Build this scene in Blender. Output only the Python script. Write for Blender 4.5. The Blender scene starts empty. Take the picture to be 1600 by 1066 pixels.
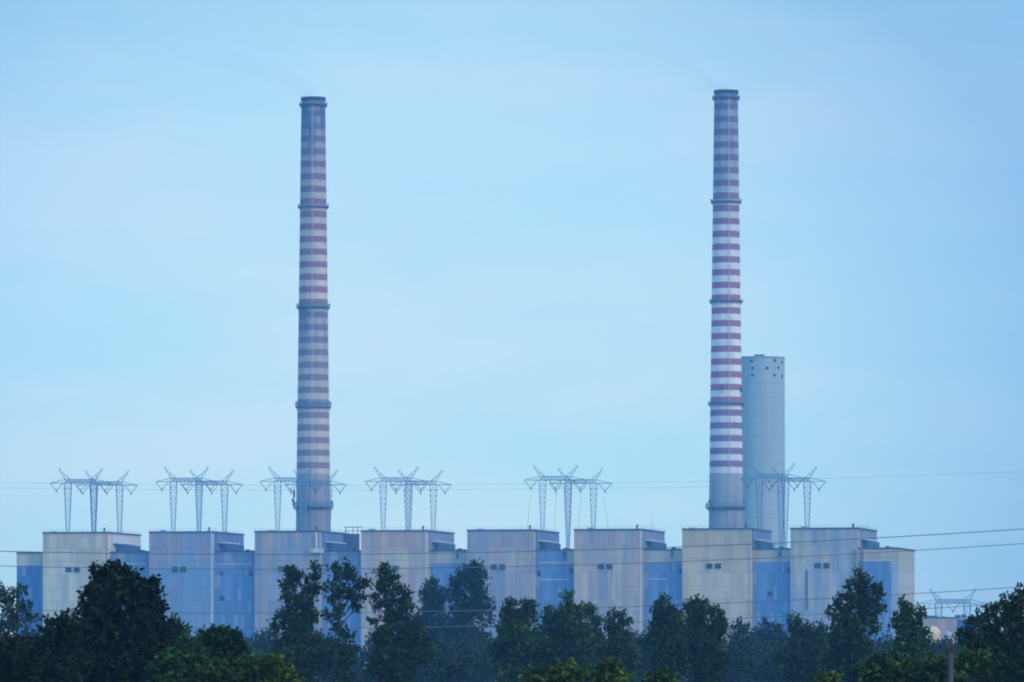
import bpy, math, random
import numpy as np
from math import radians as R, sin, cos, pi
from mathutils import Vector

# ------------------------------------------------------------------ camera, world, sun, exposure
S = bpy.context.scene
C = S.collection
F = 9090.0          # focal length in photo pixels (1600 wide)
CZ = 10.0           # eye height: a levee looking across the plain
HV = 1062.0         # horizon row
cam = bpy.data.cameras.new('camera'); cam_o = bpy.data.objects.new('camera', cam); C.objects.link(cam_o)
cam_o.location = (0, 0, CZ); cam_o.rotation_euler = (R(90), 0, 0)
cam.sensor_width = 36; cam.lens = F / 1600 * 36
cam.shift_y = (HV - 533) / 1600
cam.clip_start = 1; cam.clip_end = 30000
S.camera = cam_o
S.render.resolution_x, S.render.resolution_y = 1024, 682

SUN_EL, SUN_AZ = 32, 128       # azimuth clockwise from +Y
w = bpy.data.worlds.new('World'); S.world = w; w.use_nodes = True
wt = w.node_tree; N = wt.nodes; L = wt.links; N.clear()
def nn(t, **k):
    n = N.new(t)
    for a, b in k.items(): setattr(n, a, b)
    return n
out = nn('ShaderNodeOutputWorld'); bg = nn('ShaderNodeBackground'); bg.inputs[1].default_value = 0.1
sky = nn('ShaderNodeTexSky', sky_type='NISHITA', sun_disc=False, sun_elevation=R(SUN_EL), sun_rotation=R(SUN_AZ))
sky.air_density = 1.0; sky.dust_density = 1.0; sky.ozone_density = 3.0
tc = nn('ShaderNodeTexCoord'); sep = nn('ShaderNodeSeparateXYZ'); L.new(tc.outputs['Generated'], sep.inputs[0])
mp = nn('ShaderNodeMapping'); mp.inputs['Scale'].default_value = (11, 11, 42); L.new(tc.outputs['Generated'], mp.inputs[0])
no = nn('ShaderNodeTexNoise'); no.inputs['Scale'].default_value = 1.0; no.inputs['Detail'].default_value = 5; no.inputs['Roughness'].default_value = .55
L.new(mp.outputs[0], no.inputs['Vector'])
rp = nn('ShaderNodeValToRGB'); L.new(no.outputs[0], rp.inputs[0])
rp.color_ramp.elements[0].position = .40; rp.color_ramp.elements[0].color = (.435, .67, .64, 1)
rp.color_ramp.elements[1].position = .62; rp.color_ramp.elements[1].color = (.545, .695, .645, 1)
# corner darkening put into the sky colour: darker blue away from a low centre
def math_(op, a, b=None, c=None, clamp=False):
    m = nn('ShaderNodeMath', operation=op, use_clamp=clamp)
    for i, v in enumerate((a, b, c)):
        if v is None: continue
        if hasattr(v, 'is_output'): L.new(v, m.inputs[i])
        else: m.inputs[i].default_value = v
    return m.outputs[0]
dx = math_('MULTIPLY', math_('ADD', sep.outputs[0], .020), 9.8)
dz = math_('MULTIPLY', math_('ADD', sep.outputs[2], -.050), 12.5)
rr = math_('ADD', math_('MULTIPLY', dx, dx), math_('MULTIPLY', dz, dz))
fall = math_('DIVIDE', 1.0, math_('MULTIPLY_ADD', math_('MULTIPLY', rr, rr), .58, 1.0))
fall = math_('MAXIMUM', fall, .50)
mixc = nn('ShaderNodeMix', data_type='RGBA'); mixc.inputs['A'].default_value = (.02, .18, .42, 1)
L.new(fall, mixc.inputs['Factor']); L.new(rp.outputs[0], mixc.inputs['B'])
scl = nn('ShaderNodeMix', data_type='RGBA', blend_type='MULTIPLY'); scl.inputs['Factor'].default_value = 1
scl.inputs['B'].default_value = (9.0, 8.9, 9.2, 1); scl.clamp_result = False
high = nn('ShaderNodeMix', data_type='RGBA'); high.inputs['B'].default_value = (.50, 1.14, 1.75, 1)   # brighter blue added to the unseen overhead sky to light the scene
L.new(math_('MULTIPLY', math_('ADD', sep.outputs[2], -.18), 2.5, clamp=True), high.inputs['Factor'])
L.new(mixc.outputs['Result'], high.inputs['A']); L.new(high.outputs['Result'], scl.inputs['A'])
tint = nn('ShaderNodeMix', data_type='RGBA', blend_type='MULTIPLY'); tint.inputs['Factor'].default_value = 1
tint.inputs['B'].default_value = (.55, .85, 1.25, 1); L.new(sky.outputs[0], tint.inputs['A'])
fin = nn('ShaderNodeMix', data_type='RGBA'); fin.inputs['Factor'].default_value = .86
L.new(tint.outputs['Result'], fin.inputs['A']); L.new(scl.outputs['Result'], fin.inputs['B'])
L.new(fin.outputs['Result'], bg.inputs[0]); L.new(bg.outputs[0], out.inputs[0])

sun = bpy.data.lights.new('sun', 'SUN'); sun.energy = 1.15; sun.angle = R(10); sun.color = (1, .90, .76)
sun_o = bpy.data.objects.new('sun', sun); C.objects.link(sun_o)
sd = Vector((sin(R(SUN_AZ)) * cos(R(SUN_EL)), cos(R(SUN_AZ)) * cos(R(SUN_EL)), sin(R(SUN_EL))))
sun_o.rotation_euler = sd.to_track_quat('Z', 'Y').to_euler()
S.view_settings.view_transform = 'Standard'; S.view_settings.look = 'None'
S.view_settings.exposure = 0.62; S.view_settings.gamma = 1
S.cycles.filter_width = 2.0; S.cycles.max_bounces = 4; S.cycles.diffuse_bounces = 2; S.cycles.glossy_bounces = 1
S.cycles.volume_bounces = 2; S.cycles.transparent_max_bounces = 8

# ------------------------------------------------------------------ helpers
rng = np.random.default_rng(7); random.seed(7)
def PX(u, Y): return (u - 800) * Y / F
def PZ(v, Y): return CZ + (HV - v) * Y / F

class MB:
    """collects faces of one mesh"""
    def __init__(s): s.v = []; s.f = []
    def add(s, v, f):
        n = len(s.v); s.v += [tuple(p) for p in v]; s.f += [tuple(i + n for i in q) for q in f]; return s
    def box(s, x0, y0, z0, x1, y1, z1):
        return s.add([(x0,y0,z0),(x1,y0,z0),(x1,y1,z0),(x0,y1,z0),(x0,y0,z1),(x1,y0,z1),(x1,y1,z1),(x0,y1,z1)],
                     [(0,3,2,1),(4,5,6,7),(0,1,5,4),(1,2,6,5),(2,3,7,6),(3,0,4,7)])
    def bar(s, p, q, r0, r1=None, n=4, caps=True):
        p = Vector(p); q = Vector(q); r1 = r0 if r1 is None else r1
        d = (q - p).normalized(); a = d.orthogonal().normalized(); b = d.cross(a)
        vs = []
        for c, r in ((p, r0), (q, r1)):
            for k in range(n):
                t = 2*pi*(k+.5)/n; vs.append(c + a*(cos(t)*r) + b*(sin(t)*r))
        fs = [(k, (k+1) % n, n+(k+1) % n, n+k) for k in range(n)]
        if caps: fs += [tuple(range(n-1, -1, -1)), tuple(range(n, 2*n))]
        return s.add(vs, fs)
    def lathe(s, prof, n=48, cx=0, cy=0, cap=True):
        vs = []; fs = []
        for r, z in prof:
            for k in range(n):
                t = 2*pi*k/n; vs.append((cx+cos(t)*r, cy+sin(t)*r, z))
        m = len(prof)
        for i in range(m-1):
            for k in range(n): fs.append((i*n+k, i*n+(k+1) % n, (i+1)*n+(k+1) % n, (i+1)*n+k))
        if cap: fs += [tuple(range(n-1, -1, -1)), tuple(range((m-1)*n, m*n))]
        return s.add(vs, fs)
    def build(s, name, mat, parent=None, smooth=False, label=None):
        me = bpy.data.meshes.new(name); me.from_pydata(s.v, [], s.f); me.update()
        if smooth:
            me.polygons.foreach_set('use_smooth', [True]*len(me.polygons))
        me.materials.append(mat)
        o = bpy.data.objects.new(name, me); C.objects.link(o)
        if parent: o.parent = parent
        if label: o['label'] = label
        return o

def thing(name, label, cat, loc, rz=0, group=None):
    o = bpy.data.objects.new(name, None); C.objects.link(o); o.location = loc; o.rotation_euler = (0, 0, rz)
    o.empty_display_size = 2
    o['label'] = label; o['category'] = cat
    if group: o['group'] = group
    return o
def tag(o, label, cat, group=None):
    o['label'] = label; o['category'] = cat
    if group: o['group'] = group
    return o

# ------------------------------------------------------------------ materials
class NT:
    def __init__(s, name, rough=.8, spec=.2):
        s.m = bpy.data.materials.new(name); s.m.use_nodes = True; s.t = s.m.node_tree
        s.b = s.t.nodes['Principled BSDF']; s.b.inputs['Roughness'].default_value = rough
        s.b.inputs['Specular IOR Level'].default_value = spec
        s.obj = None
    def n(s, t, **k):
        x = s.t.nodes.new(t)
        for a, b in k.items(): setattr(x, a, b)
        return x
    def l(s, a, b): s.t.links.new(a, b)
    def coord(s):
        if s.obj is None: s.obj = s.n('ShaderNodeTexCoord').outputs['Object']
        return s.obj
    def noise(s, scale=(1, 1, 1), detail=3, rough=.5, off=0):
        m = s.n('ShaderNodeMapping'); m.inputs['Scale'].default_value = scale; m.inputs['Location'].default_value = (off, off*1.7, off*.3)
        s.l(s.coord(), m.inputs[0])
        t = s.n('ShaderNodeTexNoise'); t.inputs['Scale'].default_value = 1; t.inputs['Detail'].default_value = detail
        t.inputs['Roughness'].default_value = rough; s.l(m.outputs[0], t.inputs['Vector']); return t.outputs[0]
    def cells(s, size, off=0):
        """random value per panel"""
        m = s.n('ShaderNodeVectorMath', operation='SNAP'); s.l(s.coord(), m.inputs[0]); m.inputs[1].default_value = size
        a = s.n('ShaderNodeVectorMath', operation='ADD'); s.l(m.outputs[0], a.inputs[0]); a.inputs[1].default_value = (off, off, off)
        t = s.n('ShaderNodeTexWhiteNoise'); s.l(a.outputs[0], t.inputs[0]); return t.outputs[0]
    def ramp(s, src, stops, interp='LINEAR'):
        r = s.n('ShaderNodeValToRGB'); r.color_ramp.interpolation = interp; e = r.color_ramp.elements
        while len(e) < len(stops): e.new(.5)
        for i, (p, c) in enumerate(stops):
            e[i].position = p; e[i].color = (c, c, c, 1) if not hasattr(c, '__len__') else (*c, 1)
        s.l(src, r.inputs[0]); return r.outputs[0]
    def math(s, op, a, b=0, c=None):
        m = s.n('ShaderNodeMath', operation=op)
        for i, v in enumerate((a, b, c)):
            if v is None: continue
            if hasattr(v, 'is_output'): s.l(v, m.inputs[i])
            else: m.inputs[i].default_value = v
        return m.outputs[0]
    def mix(s, f, a, b, mode='MIX'):
        m = s.n('ShaderNodeMix', data_type='RGBA', blend_type=mode)
        for k, v in (('Factor', f), ('A', a), ('B', b)):
            if hasattr(v, 'is_output'): s.l(v, m.inputs[k])
            elif k == 'Factor': m.inputs[k].default_value = v
            else: m.inputs[k].default_value = (*v, 1)
        return m.outputs['Result']
    def z(s):
        x = s.n('ShaderNodeSeparateXYZ'); s.l(s.coord(), x.inputs[0]); return x.outputs[2]
    def done(s, col):
        if hasattr(col, 'is_output'): s.l(col, s.b.inputs['Base Color'])
        else: s.b.inputs['Base Color'].default_value = (*col, 1)
        return s.m

def weathered(name, col, amt=.25, sc=(.6, .6, .12), rough=.7, off=0):
    t = NT(name, rough)
    f = t.ramp(t.noise(sc, 4, .6, off), [(.3, 1 - amt), (.7, 1 + amt*.4)])
    return t.done(t.mix(1, col, f, 'MULTIPLY'))

def cladding(name, top, mid, low, streak=.5, blue=.0, seed=0, zmid=54.0, zlow=49.0, stain=(.20, .24, .33), drip_=0.0):
    """profiled metal sheeting: storeys of panels, rain streaks, faded sheets"""
    t = NT(name, .65)
    z = t.z()
    zz = t.math('ADD', z, t.math('MULTIPLY', t.math('SUBTRACT', t.noise((.25, .25, .05), 2, .5, seed), .5), 1.5))
    f1 = t.ramp(t.math('MULTIPLY_ADD', zz, 1, -zmid + .5), [(.3, 0.), (.7, 1.)])
    f2 = t.ramp(t.math('MULTIPLY_ADD', zz, 1, -zlow + .5), [(.2, 0.), (.8, 1.)])
    c = t.mix(f2, low, t.mix(f1, mid, top))
    st = t.ramp(t.noise((.55, .55, .018), 5, .7, seed*3.1), [(.42, 0.), (.60, 1.)])
    c = t.mix(t.math('MULTIPLY', st, streak), c, stain)
    pan = t.math('MULTIPLY_ADD', t.cells((2.4, 400, 9.3), seed), .30, .82)
    c = t.mix(1, c, pan, 'MULTIPLY')
    pan2 = t.math('GREATER_THAN', t.cells((1.2, 400, 4.65), seed + 5), .93)
    c = t.mix(t.math('MULTIPLY', pan2, .28), c, (.52, .46, .38))
    drip = t.ramp(t.noise((.35, .35, .09), 5, .7, seed*2.3 + 4), [(.50, 0.), (.66, 1.)])
    c = t.mix(t.math('MULTIPLY', drip, .30 + streak*.25), c, stain)
    if blue > 0:
        bm = t.ramp(t.noise((.12, .12, .045), 2, .5, seed*5+2), [(.48, 0.), (.60, 1.)])
        c = t.mix(t.math('MULTIPLY', bm, blue), c, (.16, .25, .40))
    pale = t.ramp(t.noise((1.3, 1.3, .03), 3, .6, seed*7+9), [(.58, 0.), (.72, 1.)])
    c = t.mix(t.math('MULTIPLY', pale, .22), c, (.62, .58, .54))
    if drip_ > 0:     # rain-washed dirt below the ventilation openings
        sx = t.n('ShaderNodeSeparateXYZ'); t.l(t.coord(), sx.inputs[0]); x = sx.outputs[0]
        xn = t.math('ADD', x, t.math('MULTIPLY', t.math('SUBTRACT', t.noise((.8, .8, .03), 3, .6, seed), .5), 3.5))
        mk = t.math('MULTIPLY', t.ramp(t.math('MULTIPLY_ADD', xn, .1, -.35), [(.42, 0.), (.52, 1.)]), t.ramp(t.math('MULTIPLY_ADD', xn, .1, -.35), [(.92, 1.), (1., 0.)]))
        mk = t.math('MULTIPLY', mk, t.math('LESS_THAN', z, 47.7)); mk = t.math('MULTIPLY', mk, t.ramp(t.noise((1.1, 1.1, .02), 4, .6, seed + 3), [(.36, .25), (.6, 1.)]))
        c = t.mix(t.math('MULTIPLY', mk, drip_), c, (.13, .19, .30))
    # horizontal sheet joints
    j = t.math('FRACT', t.math('MULTIPLY', z, 1/4.65))
    c = t.mix(t.math('MULTIPLY', t.math('LESS_THAN', t.math('ADD', j, t.math('MULTIPLY', t.noise((.2, .2, .2), 2), .05)), .08), .30), c, (.12, .13, .16))
    # trapezoid profile
    wv = t.n('ShaderNodeTexWave', wave_type='BANDS', bands_direction='X'); t.l(t.coord(), wv.inputs[0]); wv.inputs['Scale'].default_value = .55
    bp = t.n('ShaderNodeBump'); bp.inputs['Strength'].default_value = .35; bp.inputs['Distance'].default_value = .1
    t.l(wv.outputs['Fac'], bp.inputs['Height']); t.l(bp.outputs[0], t.b.inputs['Normal'])
    return t.done(c)

M = {}
M['roof_trim'] = weathered('roof_trim_dark', (.07, .075, .09), .2)
M['dark'] = weathered('dark_metal', (.035, .04, .05), .2)
M['pale_trim'] = weathered('pale_flashing', (.55, .52, .50), .2)
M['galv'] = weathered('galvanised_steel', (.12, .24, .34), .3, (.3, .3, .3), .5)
M['wire'] = weathered('weathered_conductor', (.12, .13, .15), .1)
M['insul'] = weathered('brown_glass_insulator', (.05, .05, .055), .1)
M['white'] = weathered('white_paint', (.78, .76, .70), .15)
M['duct'] = weathered('grey_duct', (.32, .33, .36), .2)

# ------------------------------------------------------------------ ground and hills
g = NT('grass_ground', .9)
gc = g.mix(g.ramp(g.noise((.02, .02, .02), 5), [(.35, 0.), (.65, 1.)]), (.035, .055, .02), (.085, .095, .035))
MB().add([(-1400, -59, 0), (1400, -59, 0), (1400, 2990, 0), (-1400, 2990, 0)], [(0, 1, 2, 3)]).build('ground', g.done(gc))['kind'] = 'structure'

# ------------------------------------------------------------------ boiler houses
A = R(12.5); FY = 2000.0
def S_of(u):
    k = (u - 800) / F; return FY*k / (cos(A) + k*sin(A))
def world_of(s, t): return (s*cos(A) + t*sin(A), FY - s*sin(A) + t*cos(A))
HT, HL, HB = 61.2, 54.3, 50.2
DEP = 41.0
BLUE = cladding('blue_sheeting', (.15, .23, .39), (.14, .22, .38), (.125, .21, .385), .35, 0, 3, stain=(.06, .13, .30))
BLUE2 = cladding('blue_sheeting_dull', (.19, .22, .34), (.165, .22, .345), (.135, .205, .35), .5, 0, 8, stain=(.07, .13, .28))
BEIGE_BAY = cladding('beige_bay_sheeting', (.50, .39, .28), (.50, .40, .28), (.48, .38, .28), .3, .1, 5)
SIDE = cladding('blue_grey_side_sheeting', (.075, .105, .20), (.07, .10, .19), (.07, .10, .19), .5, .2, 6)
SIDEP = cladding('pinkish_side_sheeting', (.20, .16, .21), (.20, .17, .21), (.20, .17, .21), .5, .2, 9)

# u of left edge, u of the right edge of the tall front, colour triple, streak, blue
blocks = [
 (67, 168, (.47, .42, .36), (.48, .44, .37), (.52, .47, .42), .15, 0, 'beige', 'pale beige, clean-sided first boiler house at the left end of the plant'),
 (233, 332, (.28, .23, .26), (.34, .28, .28), (.17, .24, .36), .75, .75, 'dull', 'second boiler house from the left, purplish top over blue stained sheeting'),
 (398, 500, (.33, .29, .29), (.34, .30, .30), (.28, .29, .33), .8, .45, 'dull', 'third boiler house from the left, grey streaked front below the left chimney'),
 (564, 667, (.39, .31, .28), (.45, .41, .33), (.38, .33, .32), .3, .15, 'blue', 'fourth boiler house from the left, pinkish top above a paler beige band'),
 (730, 834, (.34, .30, .29), (.37, .34, .31), (.32, .30, .32), .45, .35, 'patched', 'fifth boiler house from the left, grey front beside a blue bay with pale bands'),
 (897, 1002, (.34, .30, .29), (.37, .33, .30), (.42, .37, .31), .5, .15, 'blue', 'sixth boiler house from the left, beige front with brownish vertical streaks'),
 (1066, 1172, (.37, .36, .28), (.42, .37, .29), (.45, .40, .33), .15, 0, 'blue', 'seventh boiler house from the left, plain sandy front below the right chimney'),
 (1235, 1340, (.33, .36, .33), (.38, .38, .32), (.36, .39, .40), .6, .45, 'end', 'last boiler house at the right end, greenish front with a corner wing'),
]
for bi, (uL, uM, ct, cm, cl, stk, blu, bay, lab) in enumerate(blocks):
    ct, cm, cl = [(min(.62, c_[0]*1.50), c_[1]*1.07, c_[2]*.84) for c_ in (ct, cm, cl)]
    s0, s1 = S_of(uL), S_of(uM)
    sN = S_of(blocks[bi+1][0]) if bi < 7 else S_of(1403)
    x, y = world_of(s0, 0)
    root = thing('boiler_house', lab, 'industrial building', (x, y, 0), -A, 'row of boiler houses of the power station')
    W = s1 - s0; WN = sN - s0
    front = cladding('front_sheeting_%s' % 'abcdefgh'[bi], ct, cm, cl, stk, blu, bi+11, drip_=(0, .4, .55, .35, .7, .5, .12, .4)[bi])
    MB().box(0, 0, 0, W, DEP, HT).build('tower_wall', front, root)
    # side cheek of the upper tower, different sheeting: proud of the tower side
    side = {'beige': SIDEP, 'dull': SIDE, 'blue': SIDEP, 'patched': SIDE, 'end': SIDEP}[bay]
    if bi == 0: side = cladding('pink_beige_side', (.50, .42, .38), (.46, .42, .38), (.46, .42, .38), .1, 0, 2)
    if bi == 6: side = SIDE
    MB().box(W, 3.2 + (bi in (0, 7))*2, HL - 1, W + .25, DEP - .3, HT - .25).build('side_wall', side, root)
    # parapet cap
    p = MB()
    p.box(-.2, -.2, HT, W + .45, .4, HT + .45); p.box(-.2, .4, HT, .4, DEP, HT + .45)
    p.box(W - .1, .4, HT, W + .45, DEP, HT + .45); p.box(.4, DEP - .6, HT, W - .1, DEP, HT + .45)
    p.build('parapet', M['roof_trim'], root)
    rl = MB()
    for hh in (.9, 1.35): rl.bar((.2, .1, HT + hh), (W + .2, .1, HT + hh), .022); rl.bar((W + .2, .1, HT + hh), (W + .2, DEP, HT + hh), .022)
    for k in range(11): rl.bar((.2 + k*W/10, .1, HT + .4), (.2 + k*W/10, .1, HT + 1.35), .04)
    for k in range(12): rl.bar((W + .2, .1 + k*3.6, HT + .4), (W + .2, .1 + k*3.6, HT + 1.35), .04)
    rl.build('roof_railing', M['galv'], root)
    MB().box(.4, .4, HT - .02, W - .1, DEP - .6, HT + .12).build('roof', M['duct'], root)
    MB().box(W - .55, -.12, 0, W + .1, -.003, HT - .3).build('corner_trim', M['pale_trim'] if bi in (1, 3, 5) else BEIGE_BAY, root)
    # ventilation openings high on the front
    vz = 47.6 + (bi >= 4)*.3
    for a in (8.4, 11.4):
        MB().box(a, -.22, vz, a + 2.05, -.004, vz + 1.75).build('vent', M['dark'], root)
        v = MB()
        for k in range(3): v.box(a - .1, -.34, vz + .2 + k*.6, a + 2.15, -.225, vz + .3 + k*.6)
        v.build('vent_hood', M['roof_trim'], root)
    # recessed lower bay
    bay_x0, bay_x1 = W + .003, WN - .003
    yb = 3.0
    if bay == 'dull': bm_ = BLUE2
    elif bay == 'patched': bm_ = BEIGE_BAY
    else: bm_ = BEIGE_BAY
    if bi == 0: bm_ = BLUE2
    if bay == 'end':
        MB().box(bay_x0, 1.0, 0, bay_x1, 38, HL).build('bay_wall', cladding('end_wing_sheeting', (.44, .34, .23), (.44, .34, .23), (.42, .34, .25), .15, 0, 31), root)
    else:
        MB().box(bay_x0, yb, 0, bay_x1, DEP + 4, HL).build('bay_wall', bm_, root)
    yf = 1.0 if bay == 'end' else yb
    q = MB(); q.box(bay_x0, yf - .15, HL, bay_x1 + (.3 if bay == 'end' else 0), yf + .3, HL + .5)
    if bay == 'end': q.box(bay_x1 - .2, yf + .3, HL, bay_x1 + .3, 38.2, HL + .5)
    q.build('bay_parapet', M['roof_trim'], root)
    # blue panel field
    yp = yf - .12
    bl = BLUE2 if bi in (0, 1, 2) else BLUE
    if bay == 'patched':
        MB().box(bay_x0 + .05, yp, 0, bay_x1 - 3.0, yf - .003, HL - .1).box(bay_x1 - 2.9, yp, 0, bay_x1 - .1, yf - .003, HB - .3).build('blue_panels', bl, root)
    elif bay == 'end':
        MB().box(bay_x0 + .3, yp, 0, bay_x1 - 2.6, yf - .003, HB).build('blue_panels', bl, root)
        t_ = MB().box(bay_x1 - 2.4, yp, 0, bay_x1 - .2, yf - .003, HB - 1)
        t_.build('panel_strip', weathered('lilac_grey_strip', (.36, .38, .48), .2), root)
    elif bi in (0, 2, 1):
        MB().box(bay_x0 + .05, yp, 0, bay_x1 - .1, yf - .003, HB - .4).build('blue_panels', BLUE, root)
    else:
        MB().box(bay_x0 + .6, yp, 0, bay_x1 - .1, yf - .003, HB).build('blue_panels', bl, root)
    # thin pale flashings across the bay
    fl = MB()
    zs = {4: (50.0, 44.2), 5: (44.3,), 1: (50.0,), 3: (), 0: (50.2,), 2: (), 6: (), 7: (50.2,)}[bi]
    for k, zz in enumerate(zs):
        inset = 1.0 if k or bi == 5 else .2
        fl.box(bay_x0 + inset + .8, yp - .08, zz, bay_x1 - inset - (5 if bi == 5 else 1.5), yp - .003, zz + .3)
    if zs: fl.build('flashing', M['pale_trim'], root)
    # small openings on the bay
    ops = {1: [(2.0, 46.3, 1.1, 1.5), (12.6, 46.0, 1.0, 2.0), (1.8, 37.5, 1.8, 1.6)], 4: [(.6, 45.5, 1.2, 2.0), (12.0, 46.2, 1.2, 2.0), (8.0, 38.0, 2.3, 2.0)],
           5: [(12.6, 46.2, 1.0, 1.8)], 6: [(12.4, 46.2, 1.0, 1.8), (5.5, 38.5, 1.7, 1.5)], 7: [(1.6, 44.5, 1.0, 1.6)], 3: [(11.8, 46.0, 1.0, 1.8)], 2: [(10.5, 46.0, 1.0, 1.8)], 0: [(8.0, 46.0, 1.1, 1.8)]}[bi]
    for (ox, oz, ow, oh) in ops:
        MB().box(bay_x0 + ox, yp - .1, oz, bay_x0 + ox + ow, yp - .003, oz + oh).build('bay_opening', M['dark'], root)
    # air handling box against the tower side, above the bay roof
    MB().box(W + .26, 9, HL + .02, W + 2.2, 34, HL + 3.0).build('air_intake', weathered('air_intake_blue_%d' % bi, (.035, .07, .16), .4, (.8, .3, .8)), root)
    lg = MB(); lg.box(W + .26, 6, HL + 3.3, W + 1.9, 30, HL + 3.65)
    for k in range(6): lg.box(W + 1.5, 8 + k*4, HL + 3.0, W + 1.7, 8.2 + k*4, HL + 3.3)
    lg.build('ledge', M['pale_trim'], root)
    # things on the low roof edge
    e = MB(); e.box(WN - 4.6, yf + 1, HL, WN - 3.2, yf + 3, HL + 1.0); e.box(WN - 2.4, yf + 1, HL, WN - 1.7, yf + 2.4, HL + .7)
    if bi in (3, 5, 4, 6): e.box(WN - 4.4, yp - .5, HL - 2.4, WN - 3.8, yp - .16, HL - .05)
    e.build('roof_unit', M['roof_trim'], root)
    # little stub stack on the tower roof corner
    sm = MB(); sm.bar((W - 1.9, 2.5, HT + .1), (W - 1.9, 2.5, HT + 1.7), .32, .32, 10)
    sm.bar((W - 1.9, 2.5, HT + 1.55), (W - 1.9, 2.5, HT + 1.85), .45, .45, 10); sm.build('roof_stack', M['dark'], root, label='short dark stack')
    sm2 = MB(); sm2.box(2.2 + bi % 3, 2, HT + .1, 4.2 + bi % 3, 4, HT + .75 + .2*(bi % 2)); sm2.build('roof_hatch', M['duct'], root)
    if bi == 0:   # wing at the left end of the row
        WL = s0 - S_of(22)
        MB().box(-WL, 3, 0, -.003, 42, HL).build('wing_wall', cladding('wing_beige', (.54, .42, .31), (.52, .41, .31), (.52, .41, .31), .15, 0, 41), root)
        MB().box(-WL + .1, 2.85, 0, -.1, 2.997, HB - .2).build('wing_blue_panels', cladding('wing_blue', (.07, .16, .34), (.07, .16, .34), (.055, .14, .33), .35, 0, 43, stain=(.04, .09, .22)), root)
        MB().box(-WL - .1, 2.75, HL, -.003, 3.3, HL + .4).build('wing_parapet', M['roof_trim'], root)
    if bi == 2:   # maintenance gantry and the pale duct
        gm = MB()
        for xx in (0, 2.6, 4.4): gm.bar((W + .6 + xx, 34, HL + 7.0), (W + .6 + xx, 34, HT + 2.4), .12, .12)
        gm.box(W + .2, 33.7, HT + 1.0, W + 5.6, 34.2, HT + 1.2); gm.box(W + .2, 33.7, HT + 2.3, W + 6.6, 34.2, HT + 2.55)
        gm.box(W + .4, 33, HL, W + 5.4, 35, HL + 7.0)
        gm.build('gantry', M['roof_trim'], root)
        d = MB(); d.bar((W - 1.2, -.6, HL + .6), (W - 1.2, -.6, HT - .2), .42, .42, 12); d.box(W - 3.2, -1.1, HL - .4, W + 1.4, -.13, HL + 1.0)
        d.build('duct', M['pale_trim'], root, label='pale vertical duct with a box at its foot')
    if bi in (1, 5, 7):
        MB().bar((W + .9, 14, HT + .3), (W + .9, 14, HT + (5.5 if bi == 5 else 2.6)), .07, .03, 6).build('lightning_rod', M['galv'], root)
    if bi == 7:
        # downpipe column and ladder on the front
        d = MB(); d.bar((W - 1.0, -.5, 40), (W - 1.0, -.5, HL), .22, .22, 8); d.bar((W + 1.6, .7, 40), (W + 1.6, .7, HL - .3), .2, .2, 8)
        d.build('downpipe', weathered('rust_pipe', (.20, .12, .11), .3), root)
        lad = MB()
        for k in range(22): lad.box(5.4, -.12, 34 + k*.6, 5.9, -.006, 34.18 + k*.6)
        lad.box(5.28, -.14, 33.6, 5.4, -.006, 47.4).box(5.9, -.14, 33.6, 6.02, -.006, 47.4)
        lad.build('ladder', M['dark'], root)

# ------------------------------------------------------------------ chimneys
def chimney_mat(name, H, z0, per, zlo, zhi, red, white, soot, conc, seed, fade, redlow, whitelow, dutys=.50):
    t = NT(name, .85, .1)
    z = t.z()
    zn = t.math('MULTIPLY', z, 1/H)
    fr = t.math('FRACT', t.math('MULTIPLY', t.math('SUBTRACT', z, z0 - 100*per), 1/per))
    band = t.math('GREATER_THAN', fr, 1 - dutys)
    white = t.mix(t.ramp(zn, [(fade - .02, 1.), (fade, 0.)]), white, whitelow)
    red_ = t.mix(t.ramp(zn, [(fade - .02, 1.), (fade, 0.)]), red, redlow)
    c = t.mix(band, white, red_)
    ins = t.math('MULTIPLY', t.math('GREATER_THAN', z, zlo), t.math('LESS_THAN', z, zhi))
    c = t.mix(ins, conc, c)
    grime = t.ramp(t.noise((.5, .5, .012), 4, .65, seed), [(.40, 0.), (.70, 1.)])
    c = t.mix(t.math('MULTIPLY', grime, .38), c, (.16, .16, .21))
    gr2 = t.ramp(t.noise((.3, .3, .05), 4, .6, seed+4), [(.42, 0.), (.64, 1.)])
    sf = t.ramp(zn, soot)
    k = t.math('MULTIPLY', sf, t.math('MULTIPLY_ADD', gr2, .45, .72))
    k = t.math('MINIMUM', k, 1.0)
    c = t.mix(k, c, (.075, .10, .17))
    # shuttering lifts
    j = t.math('FRACT', t.math('MULTIPLY', z, 1/2.5))
    c = t.mix(t.math('MULTIPLY', t.math('LESS_THAN', j, .07), .16), c, (.10, .12, .17))
    return t.done(c)

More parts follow.
